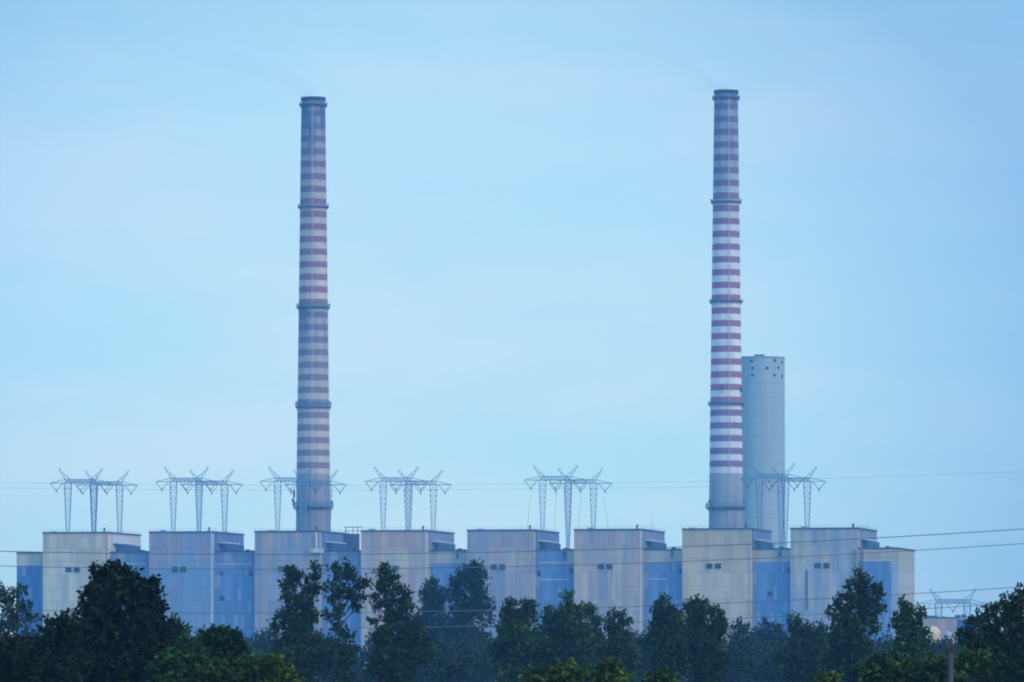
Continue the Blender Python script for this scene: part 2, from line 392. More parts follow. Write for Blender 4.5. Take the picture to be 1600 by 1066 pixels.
def chimney(label, u, Y, vt, r_px_top, r_px_830, zs_plat, mat, ladder_ang, ants):
    sc = Y / F; H = PZ(vt, Y)
    r = lambda v: (r_px_top + (r_px_830 - r_px_top)*(v - vt)/(830 - vt))*sc
    root = thing('chimney', label, 'chimney', (PX(u, Y), Y, 0), 0, 'two tall chimneys of the power station')
    prof = []
    for k in range(41):
        z = H*k/40; v = HV - (z - CZ)/sc; prof.append((r(v), z))
    prof += [(r(vt)*.86, H), (r(vt)*.86, H - 6)]
    MB().lathe(prof, 64).build('shaft', mat, root, smooth=False)
    MB().lathe([(r(vt) + .02, H - 1.1), (r(vt) + .22, H - 1.0), (r(vt) + .22, H + .1), (r(vt)*.9, H + .12)], 48, cap=False).build('rim', M['dark'], root)
    for (v, th, ex) in zs_plat:
        z = PZ(v, Y); rr_ = r(v); ro = rr_ + ex*sc
        p = MB(); p.lathe([(rr_ - .1, z - .35), (ro, z - .35), (ro, z), (rr_ - .1, z)], 48, cap=False)
        for k in range(16):      # brackets
            a = 2*pi*k/16; p.bar((cos(a)*(rr_ - .1), sin(a)*(rr_ - .1), z - 1.4), (cos(a)*ro*.99, sin(a)*ro*.99, z - .34), .08)
        pl = p.build('platform', M['roof_trim'], root)
        q = MB()
        for hh in np.arange(.5, th*sc + .01, .45): q.lathe([(ro - .03, z + hh - .07), (ro + .05, z + hh - .07), (ro + .05, z + hh + .07), (ro - .03, z + hh + .07)], 40, cap=False)
        for k in range(32):
            a = 2*pi*k/32; q.bar((cos(a)*ro, sin(a)*ro, z), (cos(a)*ro, sin(a)*ro, z + th*sc), .06)
        q.build('railing', M['galv'], pl)
    l = MB(); a = ladder_ang
    for k in range(120):
        z = 40 + k*(H - 42)/120; z2 = 40 + (k+1)*(H - 42)/120
        v = HV - (z - CZ)/sc; ra = r(v) + .35
        for da in (-.045, .045): l.bar((cos(a+da)*ra, sin(a+da)*ra, z), (cos(a+da)*ra, sin(a+da)*ra, z2), .06, caps=False)
        l.bar((cos(a-.045)*ra, sin(a-.045)*ra, z), (cos(a+.045)*ra, sin(a+.045)*ra, z), .05)
    l.build('ladder', M['pale_trim'], root)
    for (au, av, hh) in ants:
        m = MB(); x0 = (au - u)*sc; z0 = PZ(av, Y); d_ = abs(r(av)); yy = -math.sqrt(max(0, (d_ + .6)**2 - x0*x0)) if abs(x0) < d_ else 0
        m.bar((x0, yy, z0), (x0, yy, z0 + hh), .13, .1, 6); m.box(x0 - .35, yy - .25, z0 + hh*.55, x0 + .35, yy + .1, z0 + hh)
        xs = r(av)*(1 if x0 > 0 else -1) if abs(x0) > d_ else x0
        m.bar((xs, 0 if abs(x0) > d_ else yy + .6, z0 + .3), (x0, yy, z0 + .3), .12)
        m.build('antenna', M['roof_trim'], root)
    return root, H, sc
Y1, Y2 = 2112.0, 2078.0
zz = lambda v, Y: PZ(v, Y)
# red bands start (top edge) rows: 213.5 + 19.6 k  |  202.6 + 19.92 k
m1 = chimney_mat('chimney_paint_faded', zz(153, Y1), zz(213.5, Y1), 19.6*Y1/F, zz(741, Y1), zz(161, Y1), (.36, .11, .13), (.72, .52, .40),
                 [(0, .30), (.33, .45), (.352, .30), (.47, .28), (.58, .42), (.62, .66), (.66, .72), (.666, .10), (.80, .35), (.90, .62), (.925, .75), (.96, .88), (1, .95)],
                 (.42, .31, .26), 1, .67, (.33, .18, .16), (.76, .54, .40))
m2 = chimney_mat('chimney_paint_fresh', zz(142, Y2), zz(202.6, Y2), 19.92*Y2/F, zz(741, Y2), zz(150, Y2), (.34, .115, .17), (.80, .66, .60),
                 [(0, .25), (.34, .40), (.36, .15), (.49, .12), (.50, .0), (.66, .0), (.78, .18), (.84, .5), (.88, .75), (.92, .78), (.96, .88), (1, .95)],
                 (.38, .34, .33), 2, .49, (.25, .12, .20), (.78, .66, .60))
chimney('left chimney with grimy, faded red and white bands and a sooty top', 489.5, Y1, 153, 18.6, 27.2,
        [(164, 4, 3), (323, 3.5, 3.4), (480, 5.5, 3.4), (636, 8, 3.2), (793, 9, 4.4)], m1, R(-92), [(459.5, 792, 6.0), (457.5, 790, 2.5), (518, 792, 2.2), (478, 633, 1.2)])
chimney('right chimney with clean red and white bands in front of the grey silo', 1134.5, Y2, 142, 18.4, 27.2,
        [(153, 3, 3), (315, 4, 3.4), (471, 3, 3.4), (631, 4, 3.4), (793, 7, 5.0)], m2, R(-80), [(1108, 792, 2.4), (1158, 622, 3.6), (1162, 792, 2.2), (1127, 616, 3.0)])

# grey flue-gas silo behind the right chimney
Ys = 2170.0; sc = Ys/F
t = NT('silo_concrete', .85, .1)
c = t.mix(t.ramp(t.noise((.25, .25, .02), 4, .6, 5), [(.35, 0.), (.7, 1.)]), (.35, .39, .38), (.29, .34, .35))
j = t.math('FRACT', t.math('MULTIPLY', t.z(), 1/5.0)); c = t.mix(t.math('MULTIPLY', t.math('LESS_THAN', j, .06), .25), c, (.13, .16, .19))
silo = thing('concrete_silo', 'plain grey-green round concrete tower standing half behind the right chimney', 'industrial tower', (PX(1187, Ys), Ys, 0))
Hs = PZ(559, Ys); rs = 39*sc
MB().lathe([(rs*1.035, 0), (rs*1.02, Hs*.5), (rs, Hs)], 72).build('shell', t.done(c), silo)
MB().lathe([(rs + .02, Hs - .5), (rs + .2, Hs - .4), (rs + .2, Hs + .1), (rs - .6, Hs + .15)], 64, cap=False).build('rim', M['duct'], silo)
MB().box(-2.2, -rs*.6, Hs, 1.5, -rs*.3, Hs + .9).build('roof_hatch', M['roof_trim'], silo)
for (uu, vv) in ((1173, 566), (1209, 565), (1220.5, 567), (1175, 577), (1197, 577), (1215, 576), (1174.5, 588), (1208.5, 588), (1220.5, 589)):
    x0 = (uu - 1187)*sc; a = math.asin(max(-.97, min(.97, x0/rs))); nx_, ny_ = sin(a), -cos(a)
    z0 = PZ(vv, Ys); p = Vector((nx_*rs, ny_*rs, z0)); tx = Vector((cos(a), sin(a), 0)); up = Vector((0, 0, 1)); nr = Vector((nx_, ny_, 0))
    vs_ = []
    for dd in (-.3, .18):
        for (i, k) in ((-1, -1), (1, -1), (1, 1), (-1, 1)): vs_.append(p + nr*dd + tx*i*.42 + up*k*.5)
    MB().add(vs_, [(4, 5, 6, 7), (0, 1, 5, 4), (1, 2, 6, 5), (2, 3, 7, 6), (3, 0, 4, 7)]).build('window', M['dark'], silo)

# ------------------------------------------------------------------ portal pylons
def lattice_leg(m, x, z0, z1, w0, w1, n=14, r=.13):
    P = []
    for k in range(n+1):
        f = k/n; hw = (w0 + (w1 - w0)*f)/2; z = z0 + (z1 - z0)*f
        P.append([(x-hw, -hw, z), (x+hw, -hw, z), (x+hw, hw, z), (x-hw, hw, z)])
    for k in range(n):
        for c in range(4):
            m.bar(P[k][c], P[k+1][c], r, caps=False)
            a, b = (c, (c+1) % 4) if k % 2 else ((c+1) % 4, c)
            m.bar(P[k][a], P[k+1][b], r*.62, caps=False)
            m.bar(P[k][c], P[k][(c+1) % 4], r*.5, caps=False)
def v_string(m, x, z, w=2.7, h=3.3, r=.27):
    for s_ in (-1, 1):
        for k in range(9):
            f = (k + .5)/9; px_, pz_ = x + s_*w*(1-f), z - h*f
            m.lathe([(.05, pz_ + .12), (r, pz_), (.05, pz_ - .10)], 6, cx=px_)
        m.bar((x + s_*w, 0, z), (x, 0, z - h), .06, caps=False)
    m.bar((x - .3, 0, z - h), (x + .3, 0, z - h), .14); m.bar((x, 0, z - h), (x, 0, z - h - .7), .12)
def make_portal(label, H=81.0, k_=.87):
    root = thing('portal_pylon', label, 'pylon', (0, 0, 0))
    lx, ax, d = 5.3*k_, 12.6*k_, 1.5*k_; e_ = .8*k_
    for s_ in (-1, 1):
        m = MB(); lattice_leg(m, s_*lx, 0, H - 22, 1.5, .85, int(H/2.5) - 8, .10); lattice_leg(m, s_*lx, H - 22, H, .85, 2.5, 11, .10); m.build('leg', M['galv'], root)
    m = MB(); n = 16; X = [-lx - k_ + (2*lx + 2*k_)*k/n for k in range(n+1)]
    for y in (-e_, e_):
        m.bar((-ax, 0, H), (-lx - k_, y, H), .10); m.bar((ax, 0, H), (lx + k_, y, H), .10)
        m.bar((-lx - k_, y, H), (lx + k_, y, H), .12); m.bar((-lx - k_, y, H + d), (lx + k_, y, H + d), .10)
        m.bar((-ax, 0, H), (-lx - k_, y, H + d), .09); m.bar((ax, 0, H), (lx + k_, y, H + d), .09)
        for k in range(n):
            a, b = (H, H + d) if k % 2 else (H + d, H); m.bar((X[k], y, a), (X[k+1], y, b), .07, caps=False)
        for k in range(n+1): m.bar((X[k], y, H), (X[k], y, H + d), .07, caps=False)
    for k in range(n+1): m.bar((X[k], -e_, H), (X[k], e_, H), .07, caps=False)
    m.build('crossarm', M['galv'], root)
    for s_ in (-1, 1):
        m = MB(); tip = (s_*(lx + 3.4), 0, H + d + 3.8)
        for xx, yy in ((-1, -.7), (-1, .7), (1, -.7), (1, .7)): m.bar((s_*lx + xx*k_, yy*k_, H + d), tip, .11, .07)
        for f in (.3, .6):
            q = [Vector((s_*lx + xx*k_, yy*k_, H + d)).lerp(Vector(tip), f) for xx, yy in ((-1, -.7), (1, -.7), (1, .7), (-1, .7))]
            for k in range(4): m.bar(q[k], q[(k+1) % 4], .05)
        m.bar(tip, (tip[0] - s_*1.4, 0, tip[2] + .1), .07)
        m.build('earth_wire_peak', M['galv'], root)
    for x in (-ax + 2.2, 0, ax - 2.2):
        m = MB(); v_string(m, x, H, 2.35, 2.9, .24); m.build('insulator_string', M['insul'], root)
    return root
def copy_tree(root, label):
    r = root.copy(); C.objects.link(r); r['label'] = label
    for ch in root.children:
        c_ = ch.copy(); C.objects.link(c_); c_.parent = r
    return r
pairs = [(126, 753.5, 167, 757), (291, 751.5, 331, 756), (454, 751, 493, 756), (619, 751, 657, 756), (868, 749, 907, 754), (1207, 745.5, 1241, 751)]
proto = None
place = ['behind the first boiler house', 'behind the second boiler house', 'standing before the left chimney', 'behind the fourth boiler house from the left',
         'in the gap before the sixth boiler house', 'standing before the grey silo']
GP = 'portal pylons behind the boiler houses'
for (ua, va, ub, vb), pl_ in zip(pairs, place):
    for k, (uu, vv, t_) in enumerate(((ua, va, 64), (ub, vb, 77))):
        lab = ('left and higher' if k == 0 else 'right and lower') + ' portal pylon of the pair ' + pl_
        if proto is None: o = proto = make_portal(lab)
        else: o = copy_tree(proto, lab)
        s_ = S_of(uu); Y = FY - s_*sin(A) + t_*cos(A)
        o.location = (PX(uu, Y), Y, PZ(vv, Y) - 81.0 - .3); o['group'] = GP
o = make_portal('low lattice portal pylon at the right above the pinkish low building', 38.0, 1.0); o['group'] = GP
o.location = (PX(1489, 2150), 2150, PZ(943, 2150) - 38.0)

# ------------------------------------------------------------------ wires
def wire(name, label, cat, group, Y, u0, v0, kpx, r, xa, xb):
    """sagging conductor: parabola in metres, lowest at (u0,v0)"""
    x0 = PX(u0, Y); z0 = PZ(v0, Y); k = kpx*F/Y
    m = MB(); n = 90; pts = []
    for i in range(n+1):
        x = xa + (xb - xa)*i/n; pts.append(Vector((x, Y + .06*(x - x0), z0 + k*(x - x0)**2)))
    for i in range(n): m.bar(pts[i], pts[i+1], r, caps=False, n=5)
    o = m.build(name, M['wire'], smooth=True); tag(o, label, cat, group); return o
GW = 'wires crossing in front of the boiler houses'
for nm, v0, r in (('topmost', 866.5, .036), ('second from the top', 889.5, .030), ('third from the top', 957.5, .030), ('lowest', 982, .028)):
    wire('power_line', '%s of the four dark wires crossing in front of the boiler houses' % nm, 'cable', GW, 480, 400, v0, 2.87e-5, r, -150, 130)
for nm, v0 in (('upper', 758.5), ('lower', 766.0)):
    wire('power_line', '%s of the two faint distant wires level with the pylon tops' % nm, 'cable', 'faint wires level with the pylon tops', 1500, 420, v0, 1.7e-5 if nm == 'upper' else 1.5e-5, .025, -260, 330 if nm == 'upper' else 60)

# conductors coming down from the fifth pair of pylons
for k, (ua, va, ub, vb) in enumerate(((829, 775, 817, 835), (869, 771, 862, 840), (908, 775, 896, 835), (944, 778, 958, 832))):
    Ya, Yb = 2058 + (k > 1)*10, 2022
    p = Vector((PX(ua, Ya), Ya, PZ(va, Ya))); q = Vector((PX(ub, Yb), Yb, PZ(vb + 40, Yb)))
    m = MB(); pts = [p.lerp(q, i/14) - Vector((0, 0, 1.5*math.sin(pi*i/14))) for i in range(15)]
    for i in range(14): m.bar(pts[i], pts[i+1], .05, caps=False)
    tag(m.build('down_lead', M['wire']), 'thin wire dropping from the %s insulator of the fifth pylon pair' % ['leftmost', 'second', 'third', 'rightmost'][k], 'cable', 'wires dropping from the fifth pylon pair')

# ------------------------------------------------------------------ far right group of low buildings
Yr = 2060.0
hall = thing('turbine_hall', 'low pinkish-grey building with a blue end beyond the last boiler house', 'industrial building', (PX(1436, Yr), Yr, 0), -A)
sc = Yr/F; wH = 59*sc; hH = PZ(966, Yr)
MB().box(0, 0, 0, wH, 30, hH).build('wall', cladding('pinkish_low_wall', (.60, .33, .24), (.60, .33, .24), (.60, .33, .24), .2, 0, 51, zmid=20, zlow=10), hall)
MB().box(wH + .003, 1, 0, wH + 26*sc, 30, hH - .4).build('blue_wall', weathered('deep_blue_panels', (.035, .10, .30), .25), hall)
m = MB()
for x0_, x1_, h_ in ((1.0, 6.0, .9), (8, 9, .6), (12.5, 14.2, 1.1), (14.8, 16.2, 1.3), (17, 21, .7)): m.box(x0_, 2, hH, x1_, 5, hH + h_)
m.box(0, -.15, hH, wH, .3, hH + .35).build('roof_plant', M['roof_trim'], hall)
Yt = 1700.0; st_ = Yt/F
tank = thing('storage_tank', 'dull cream domed tank in front of the pinkish building', 'tank', (PX(1457, Yt), Yt, 0))
rt = 13*st_; zt = PZ(992, Yt)
TM = weathered('dull_cream_paint', (.66, .42, .24), .2)
MB().lathe([(rt, 0), (rt, zt)], 40).build('shell', TM, tank, smooth=False)
MB().lathe([(rt*1.02, zt)] + [(rt*cos(a_), zt + rt*1.05*sin(a_)) for a_ in np.linspace(.05, 1.53, 10)], 40).build('dome', TM, tank, smooth=True)
shed = thing('shed', 'small pale flat-roofed shed beside the domed tank', 'shed', (PX(1459, 1650), 1650, 0), -A)
MB().box(0, 0, 0, 4.4, 8, PZ(1009, 1650)).build('wall', M['white'], shed)
MB().box(-.2, -.2, PZ(1009, 1650), 4.6, 8.2, PZ(1008, 1650) + .15).build('roof', M['pale_trim'], shed)
m = MB().box(1.2, -.06, PZ(1020, 1650), 2.4, -.004, PZ(1012, 1650)).build('window', M['dark'], shed)
pipe = thing('vessel', 'slim upright pale vessel right of the domed tank', 'tank', (PX(1482, 1900), 1900, 0))
MB().lathe([(1.3, 0), (1.3, PZ(992, 1900)), (.7, PZ(988, 1900)), (.1, PZ(987, 1900))], 20).build('shell', M['duct'], pipe)
MB().lathe([(1.32, PZ(1003, 1900)), (1.5, PZ(1003, 1900)), (1.5, PZ(1001.5, 1900)), (1.32, PZ(1001.5, 1900))], 20, cap=False).build('band', M['roof_trim'], pipe)

# ------------------------------------------------------------------ utility pole
Yu = 158.0; su = Yu/F
pole = thing('utility_pole', 'grey weathered pole with small dark insulators rising from the foreground trees', 'utility pole', (PX(1485.5, Yu), Yu, 0))
zt = PZ(1004, Yu)
MB().bar((0, 0, 0), (0, 0, zt), .082, .07, 12).build('post', weathered('weathered_pole_wood', (.085, .07, .08), .35, (6, 6, .6)), pole)
MB().box(-.17, -.15, zt - .17, .17, -.09, zt - .11).build('crossarm', M['dark'], pole)
MB().box(-.13, .09, zt - .33, .13, .15, zt - .27).build('crossarm', M['dark'], pole)
for xx, zz_ in ((-.13, zt - .11), (.13, zt - .11), (-.1, zt - .27), (.1, zt - .27), (0, zt)):
    MB().lathe([(.02, zz_), (.045, zz_ + .03), (.025, zz_ + .05), (.05, zz_ + .08), (.02, zz_ + .12)], 8, cx=xx, cy=0 if zz_ == zt else (-.12 if zz_ > zt - .2 else .12)).build('insulator', M['insul'], pole)

# ------------------------------------------------------------------ trees
def foliage_mat(name, a, b):
    t = NT(name, .75, .15)
    at = t.n('ShaderNodeAttribute'); at.attribute_name = 'tone'
    c = t.mix(at.outputs['Fac'], a, b)
    n = t.ramp(t.noise((.9, .9, .9), 2), [(.35, .65), (.65, 1.25)])
    return t.done(t.mix(1, c, n, 'MULTIPLY'))
FM = {
 'wood': foliage_mat('foliage_wood', (.003, .010, .005), (.022, .040, .012)),
 'dark': foliage_mat('foliage_dark', (.0015, .003, .001), (.022, .034, .005)),
 'deep': foliage_mat('foliage_deep', (.005, .014, .005), (.040, .076, .012)),
 'green': foliage_mat('foliage_green', (.006, .016, .004), (.060, .110, .014)),
 'bright': foliage_mat('foliage_bright', (.012, .024, .004), (.11, .15, .016)),
 'blue': foliage_mat('foliage_bluish', (.005, .014, .011), (.026, .048, .030)),
}
bark = weathered('bark', (.05, .045, .04), .4, (3, 3, .5))

def leaf_mesh(name, lobes, leaf, per_m2, mat, parent, up=.7, twig=(.5, 1.4), squash=.8, inner=.55):
    """lobes: (x,y,z,rx,rz) in the parent's space -> one mesh of leaf clumps set along twigs"""
    P = []; U = []; T = []
    for (x, y, z, rx, rz) in lobes:
        n = max(12, int(per_m2 * 4*pi*rx*rz / 8 * (.27/leaf)**2 * 1.05))
        d = rng.normal(size=(n, 3)); d /= np.linalg.norm(d, axis=1)[:, None]
        rad = rng.random(n)**inner
        base = np.array([x, y, z]) + d*rad[:, None]*np.array([rx, rx*squash, rz])*.82
        dr = d*.9 + np.array([0, 0, up]) + rng.normal(size=(n, 3))*.35
        dr /= np.linalg.norm(dr, axis=1)[:, None]
        ln = rng.uniform(twig[0], twig[1], n)
        tone = rng.random(n)**1.7*.8
        k = 9
        tt = np.tile(np.linspace(.0, 1, k), (n, 1))
        p = base[:, None, :] + dr[:, None, :]*(tt*ln[:, None])[:, :, None] + rng.normal(size=(n, k, 3))*(.75*leaf*(1.15 - tt))[:, :, None]
        P.append(p.reshape(-1, 3)); U.append(np.repeat(dr, k, axis=0)); T.append((np.repeat(tone, k) + rng.random(n*k)**2*.4))
    P = np.concatenate(P); U = np.concatenate(U); T = np.concatenate(T)
    n = len(P)
    keep = P[:, 2] > .3; P, U, T = P[keep], U[keep], T[keep]; n = len(P)
    a = U*.6 + rng.normal(size=(n, 3))*.6; a /= np.linalg.norm(a, axis=1)[:, None]
    b = np.cross(a, rng.normal(size=(n, 3))); b /= np.linalg.norm(b, axis=1)[:, None] + 1e-6
    sz = leaf*rng.uniform(.55, 1.25, n)[:, None]
    A_ = a*sz*.75; B_ = b*sz*.42
    V = np.stack([P - A_, P + B_ - A_*.1, P + A_, P - B_ + A_*.1], axis=1).reshape(-1, 3)
    me = bpy.data.meshes.new(name); me.vertices.add(4*n); me.vertices.foreach_set('co', V.astype(np.float32).ravel())
    me.loops.add(4*n); me.loops.foreach_set('vertex_index', np.arange(4*n, dtype=np.int32))
    me.polygons.add(n); me.polygons.foreach_set('loop_start', np.arange(0, 4*n, 4, dtype=np.int32)); me.polygons.foreach_set('loop_total', np.full(n, 4, dtype=np.int32))
    at = me.attributes.new('tone', 'FLOAT', 'FACE'); at.data.foreach_set('value', T.astype(np.float32))
    me.update(calc_edges=True); me.materials.append(mat)
    o = bpy.data.objects.new(name, me); C.objects.link(o); o.parent = parent
    return o, n
NLEAF = 0
def tree(label, Y, lobes, kind, mat, leaf=None, dens=26, up=.7, group=None, cat='tree', name='tree', limb=None, inner=.55, twig=None):
    """lobes in photo rows/columns (u, v, ru[, rv]) turned into metres at distance Y"""
    global NLEAF
    s = Y/F
    top = min(lobes, key=lambda l: l[1]); uc = sum(l[0]*l[2] for l in lobes)/sum(l[2] for l in lobes)
    x0 = PX(uc, Y)
    root = thing(name, label, cat, (x0, Y, 0), 0, group)
    limb = limb or Y*.00016
    L_ = []
    for l in lobes:
        u, v, ru = l[:3]; rv = l[3] if len(l) > 3 else ru
        L_.append((PX(u, Y) - x0, random.uniform(-.35, .35)*ru*s*1.6, PZ(v, Y), ru*s, rv*s))
    # lower crown down towards the ground
    zl = min(l[2] - l[4]*.5 for l in L_); wl = max(l[3] for l in L_)
    z = zl; 
    while z > 4.5:
        L_.append((random.uniform(-.3, .3)*wl, random.uniform(-.3, .3)*wl, z, wl*.95, wl*.8)); z -= wl*1.1
    m = MB(); zt_ = max(l[2] for l in L_); tl = max(L_, key=lambda l: l[2]); n = 7; pts = []
    for k in range(n+1):
        f = k/n; pts.append((Vector((tl[0]*f**2 + .12*sin(k*2.1 + x0), tl[1]*f, zt_*f)), (.04 + zt_*.004 + Y*.0002)*(1 - f*.85)))
    for k in range(n): m.bar(pts[k][0], pts[k+1][0], pts[k][1], pts[k+1][1], 7)
    for l in L_:
        zc = max(1.5, l[2] - l[4]*1.2 - 1); f = min(.95, zc/zt_); i = min(n-1, int(f*n)); q = pts[i][0].lerp(pts[i+1][0], f*n - i)
        c = Vector((l[0], l[1], l[2]))
        m.bar(q, c, limb*.9, limb*.4, 5)
        for _ in range(5):
            d = Vector((random.gauss(0, 1)*l[3], random.gauss(0, 1)*l[3]*.8, abs(random.gauss(0, 1))*l[4]))*.45
            m.bar(q.lerp(c, random.uniform(.5, 1)), c + d, limb*.35, limb*.12, 4)
    m.build('trunk', bark, root)
    lf = leaf or (.05 + Y*.00031)*random.uniform(.9, 1.25)
    k_ = Y/540; tw = twig or ((.25*k_, .85*k_) if kind == 'spiky' else (.35*k_, .9*k_))
    o, n_ = leaf_mesh('crown', L_, lf, dens*(1.35 if kind == 'spiky' else 1.0), FM[mat], root, up=up if kind == 'spiky' else .35, twig=tw, inner=inner)
    NLEAF += n_
    return root

tree('loose dark poplar at the left edge of the picture, in front of the left wing', 400, [(8, 926, 13), (28, 925, 11), (12, 945, 18), (38, 952, 12), (50, 968, 11), (18, 975, 24), (10, 1010, 30), (45, 1005, 22)], 'spiky', 'deep', dens=17)
tree('big round near-black tree before the first two boiler houses', 185, [(178, 900, 19), (158, 906, 20), (200, 908, 20), (148, 930, 22), (212, 926, 20), (240, 918, 13), (237, 940, 18), (180, 945, 42), (140, 960, 22), (225, 962, 30), (250, 950, 9), (165, 995, 50), (225, 1000, 45), (262, 985, 18), (120, 1000, 28), (190, 1040, 70, 40)], 'round', 'dark', dens=44, inner=.42)
tree('small rounded dark tree tucked left of the big near-black tree', 180, [(98, 972, 15), (80, 982, 16), (112, 985, 16), (92, 1005, 30), (60, 1020, 28), (100, 1040, 45, 30)], 'round', 'dark', dens=36)
tree('low dark tree at the bottom left corner', 170, [(10, 1020, 30), (40, 1030, 26), (20, 1055, 45, 30)], 'round', 'dark', dens=34)
tree('blurry dark green treetop just right of the big near-black tree', 230, [(272, 975, 14), (285, 988, 14), (268, 1000, 24), (295, 1010, 18)], 'round', 'green', dens=30)
tree('low dark bushy tree in front of the second boiler house', 190, [(345, 992, 13), (325, 998, 15), (362, 1000, 15), (345, 1020, 30), (375, 1022, 16), (310, 1025, 20), (345, 1050, 50, 25)], 'spiky', 'deep', dens=34)
tree('wide low green bush along the bottom before the second boiler house', 165, [(285, 1035, 25), (320, 1048, 28), (260, 1050, 30), (370, 1052, 30), (300, 1062, 60, 20)], 'round', 'green', dens=34)
tree('bright green bush at the bottom below the tall forked poplar', 165, [(405, 1042, 15), (425, 1038, 15), (442, 1048, 16), (395, 1058, 30, 20), (450, 1062, 22)], 'round', 'bright', dens=34)
tree('pale dull-green treetop half hidden left of the tall forked poplar', 730, [(410, 1002, 14), (425, 1000, 12), (400, 1020, 25), (425, 1028, 25)], 'round', 'blue', dens=20)
tree('tall dark forked poplar in front of the third boiler house', 370, [(455, 895, 9), (462, 905, 11), (492, 890, 6, 10), (492, 905, 8), (452, 915, 12), (482, 920, 13), (452, 935, 12), (475, 945, 17), (492, 925, 8), (452, 960, 14), (436, 975, 9), (485, 965, 15), (428, 985, 6), (465, 985, 26), (480, 1010, 28), (455, 1020, 30), (495, 1035, 25)], 'spiky', 'deep', dens=28, up=1.1)
tree('open airy tree with gaps right of the tall forked poplar', 370, [(524, 890, 6), (538, 890, 7, 9), (530, 903, 10), (548, 900, 6, 9), (517, 920, 9), (534, 925, 12), (562, 918, 9), (572, 912, 5), (548, 930, 10), (520, 938, 8), (560, 935, 7), (530, 955, 7, 12), (556, 950, 4), (512, 965, 5), (530, 985, 9, 14), (542, 995, 8), (525, 1015, 15), (540, 1030, 16), (548, 1015, 7)], 'spiky', 'deep', dens=20, up=.8)
tree('pointed dark tree in front of the fourth boiler house', 370, [(602, 890, 6, 9), (597, 902, 9), (612, 905, 9), (600, 920, 13), (620, 925, 12), (585, 935, 6), (608, 945, 12), (635, 930, 8), (632, 950, 16), (590, 950, 5), (618, 970, 20), (583, 972, 5), (600, 995, 20), (640, 985, 22), (610, 1025, 34), (650, 1020, 32), (590, 1045, 20)], 'spiky', 'deep', dens=28, up=1.1)
tree('bluish rounded treetop between the pointed tree and the tallest bluish tree', 740, [(675, 918, 11), (668, 930, 13), (686, 934, 14), (676, 955, 22), (660, 975, 18), (695, 985, 22), (675, 1010, 30), (690, 1040, 35)], 'spiky', 'blue', dens=26)
tree('tallest bluish leafy tree in front of the gap before the fifth boiler house', 730, [(735, 888, 9), (745, 890, 9), (728, 898, 12), (750, 902, 12), (738, 912, 20), (710, 912, 10), (712, 930, 15), (748, 928, 16), (758, 945, 12), (735, 950, 26), (765, 952, 6), (758, 970, 12), (715, 965, 18), (725, 1000, 34), (750, 1005, 22), (735, 1040, 45)], 'spiky', 'blue', dens=22)
tree('green twin-topped tree below the fifth boiler house', 430, [(800, 948, 10), (795, 962, 14), (826, 948, 10), (828, 962, 13), (812, 975, 20), (788, 985, 14), (815, 1005, 34), (785, 1015, 22), (835, 1015, 20), (810, 1045, 45)], 'spiky', 'green', dens=30, up=.9)
tree('broad green tree with a narrow raised tip left of the sixth boiler house', 430, [(889, 935, 6, 9), (888, 950, 9), (880, 962, 15), (902, 958, 13), (860, 958, 7, 9), (860, 972, 12), (920, 958, 11), (930, 972, 11), (890, 985, 30), (855, 995, 18), (925, 995, 18), (890, 1020, 45), (860, 1040, 30)], 'spiky', 'green', dens=30, up=.9)
tree('thin-topped green tree in front of the sixth boiler house', 435, [(956, 965, 8), (966, 962, 7), (953, 978, 10), (976, 975, 9), (963, 990, 16), (985, 995, 8), (965, 1015, 24), (945, 1020, 20), (980, 1035, 25)], 'spiky', 'green', dens=27, up=.9)
tree('dark tree with a sharp left tip in front of the sixth and seventh boiler houses', 400, [(1038, 938, 5, 9), (1033, 950, 9), (1043, 958, 10), (1027, 962, 8), (1030, 975, 13), (1055, 965, 12), (1050, 985, 24), (1025, 995, 16), (1045, 1020, 35), (1010, 1010, 8)], 'spiky', 'deep', dens=28, up=1.0)
tree('wide dark tree in front of the seventh boiler house', 405, [(1083, 945, 9), (1078, 955, 12), (1098, 950, 10), (1092, 965, 16), (1115, 960, 10), (1124, 962, 5, 9), (1122, 975, 12), (1132, 982, 6), (1085, 990, 28), (1115, 995, 20), (1090, 1020, 40), (1120, 1030, 22)], 'spiky', 'deep', dens=28, up=.9)
tree('bluish ragged tree with a pointed left tip before the seventh boiler bay', 700, [(1155, 978, 8), (1150, 990, 10), (1165, 985, 9), (1160, 1005, 17), (1145, 1010, 8), (1172, 1005, 12), (1160, 1035, 26)], 'spiky', 'blue', dens=20)
tree('bluish low round tree beside the ragged one before the seventh boiler bay', 740, [(1198, 985, 10), (1212, 986, 10), (1190, 998, 14), (1218, 1000, 13), (1203, 1015, 24), (1200, 1045, 34)], 'spiky', 'blue', dens=22)
tree('ragged green tree with two thin tips left of the tall conical tree', 460, [(1237, 972, 5, 8), (1250, 972, 5, 9), (1240, 985, 11), (1262, 988, 12), (1280, 985, 9), (1250, 1000, 18), (1278, 1005, 16), (1258, 1030, 36), (1225, 1030, 20)], 'spiky', 'deep', dens=26, up=1.0)
tree('tall conical dark tree in front of the last boiler house', 370, [(1345, 900, 7), (1337, 910, 8), (1352, 912, 7), (1328, 920, 6), (1340, 925, 12), (1360, 925, 8), (1325, 935, 5), (1372, 920, 5), (1378, 932, 8), (1345, 945, 16), (1365, 945, 12), (1312, 938, 5), (1308, 950, 8), (1325, 955, 11), (1300, 962, 5), (1355, 965, 18), (1376, 955, 6), (1315, 970, 12), (1335, 980, 22), (1310, 990, 16), (1365, 985, 9), (1330, 1010, 30), (1350, 1015, 15), (1310, 1035, 30), (1345, 1045, 20)], 'spiky', 'deep', dens=26, up=.9)
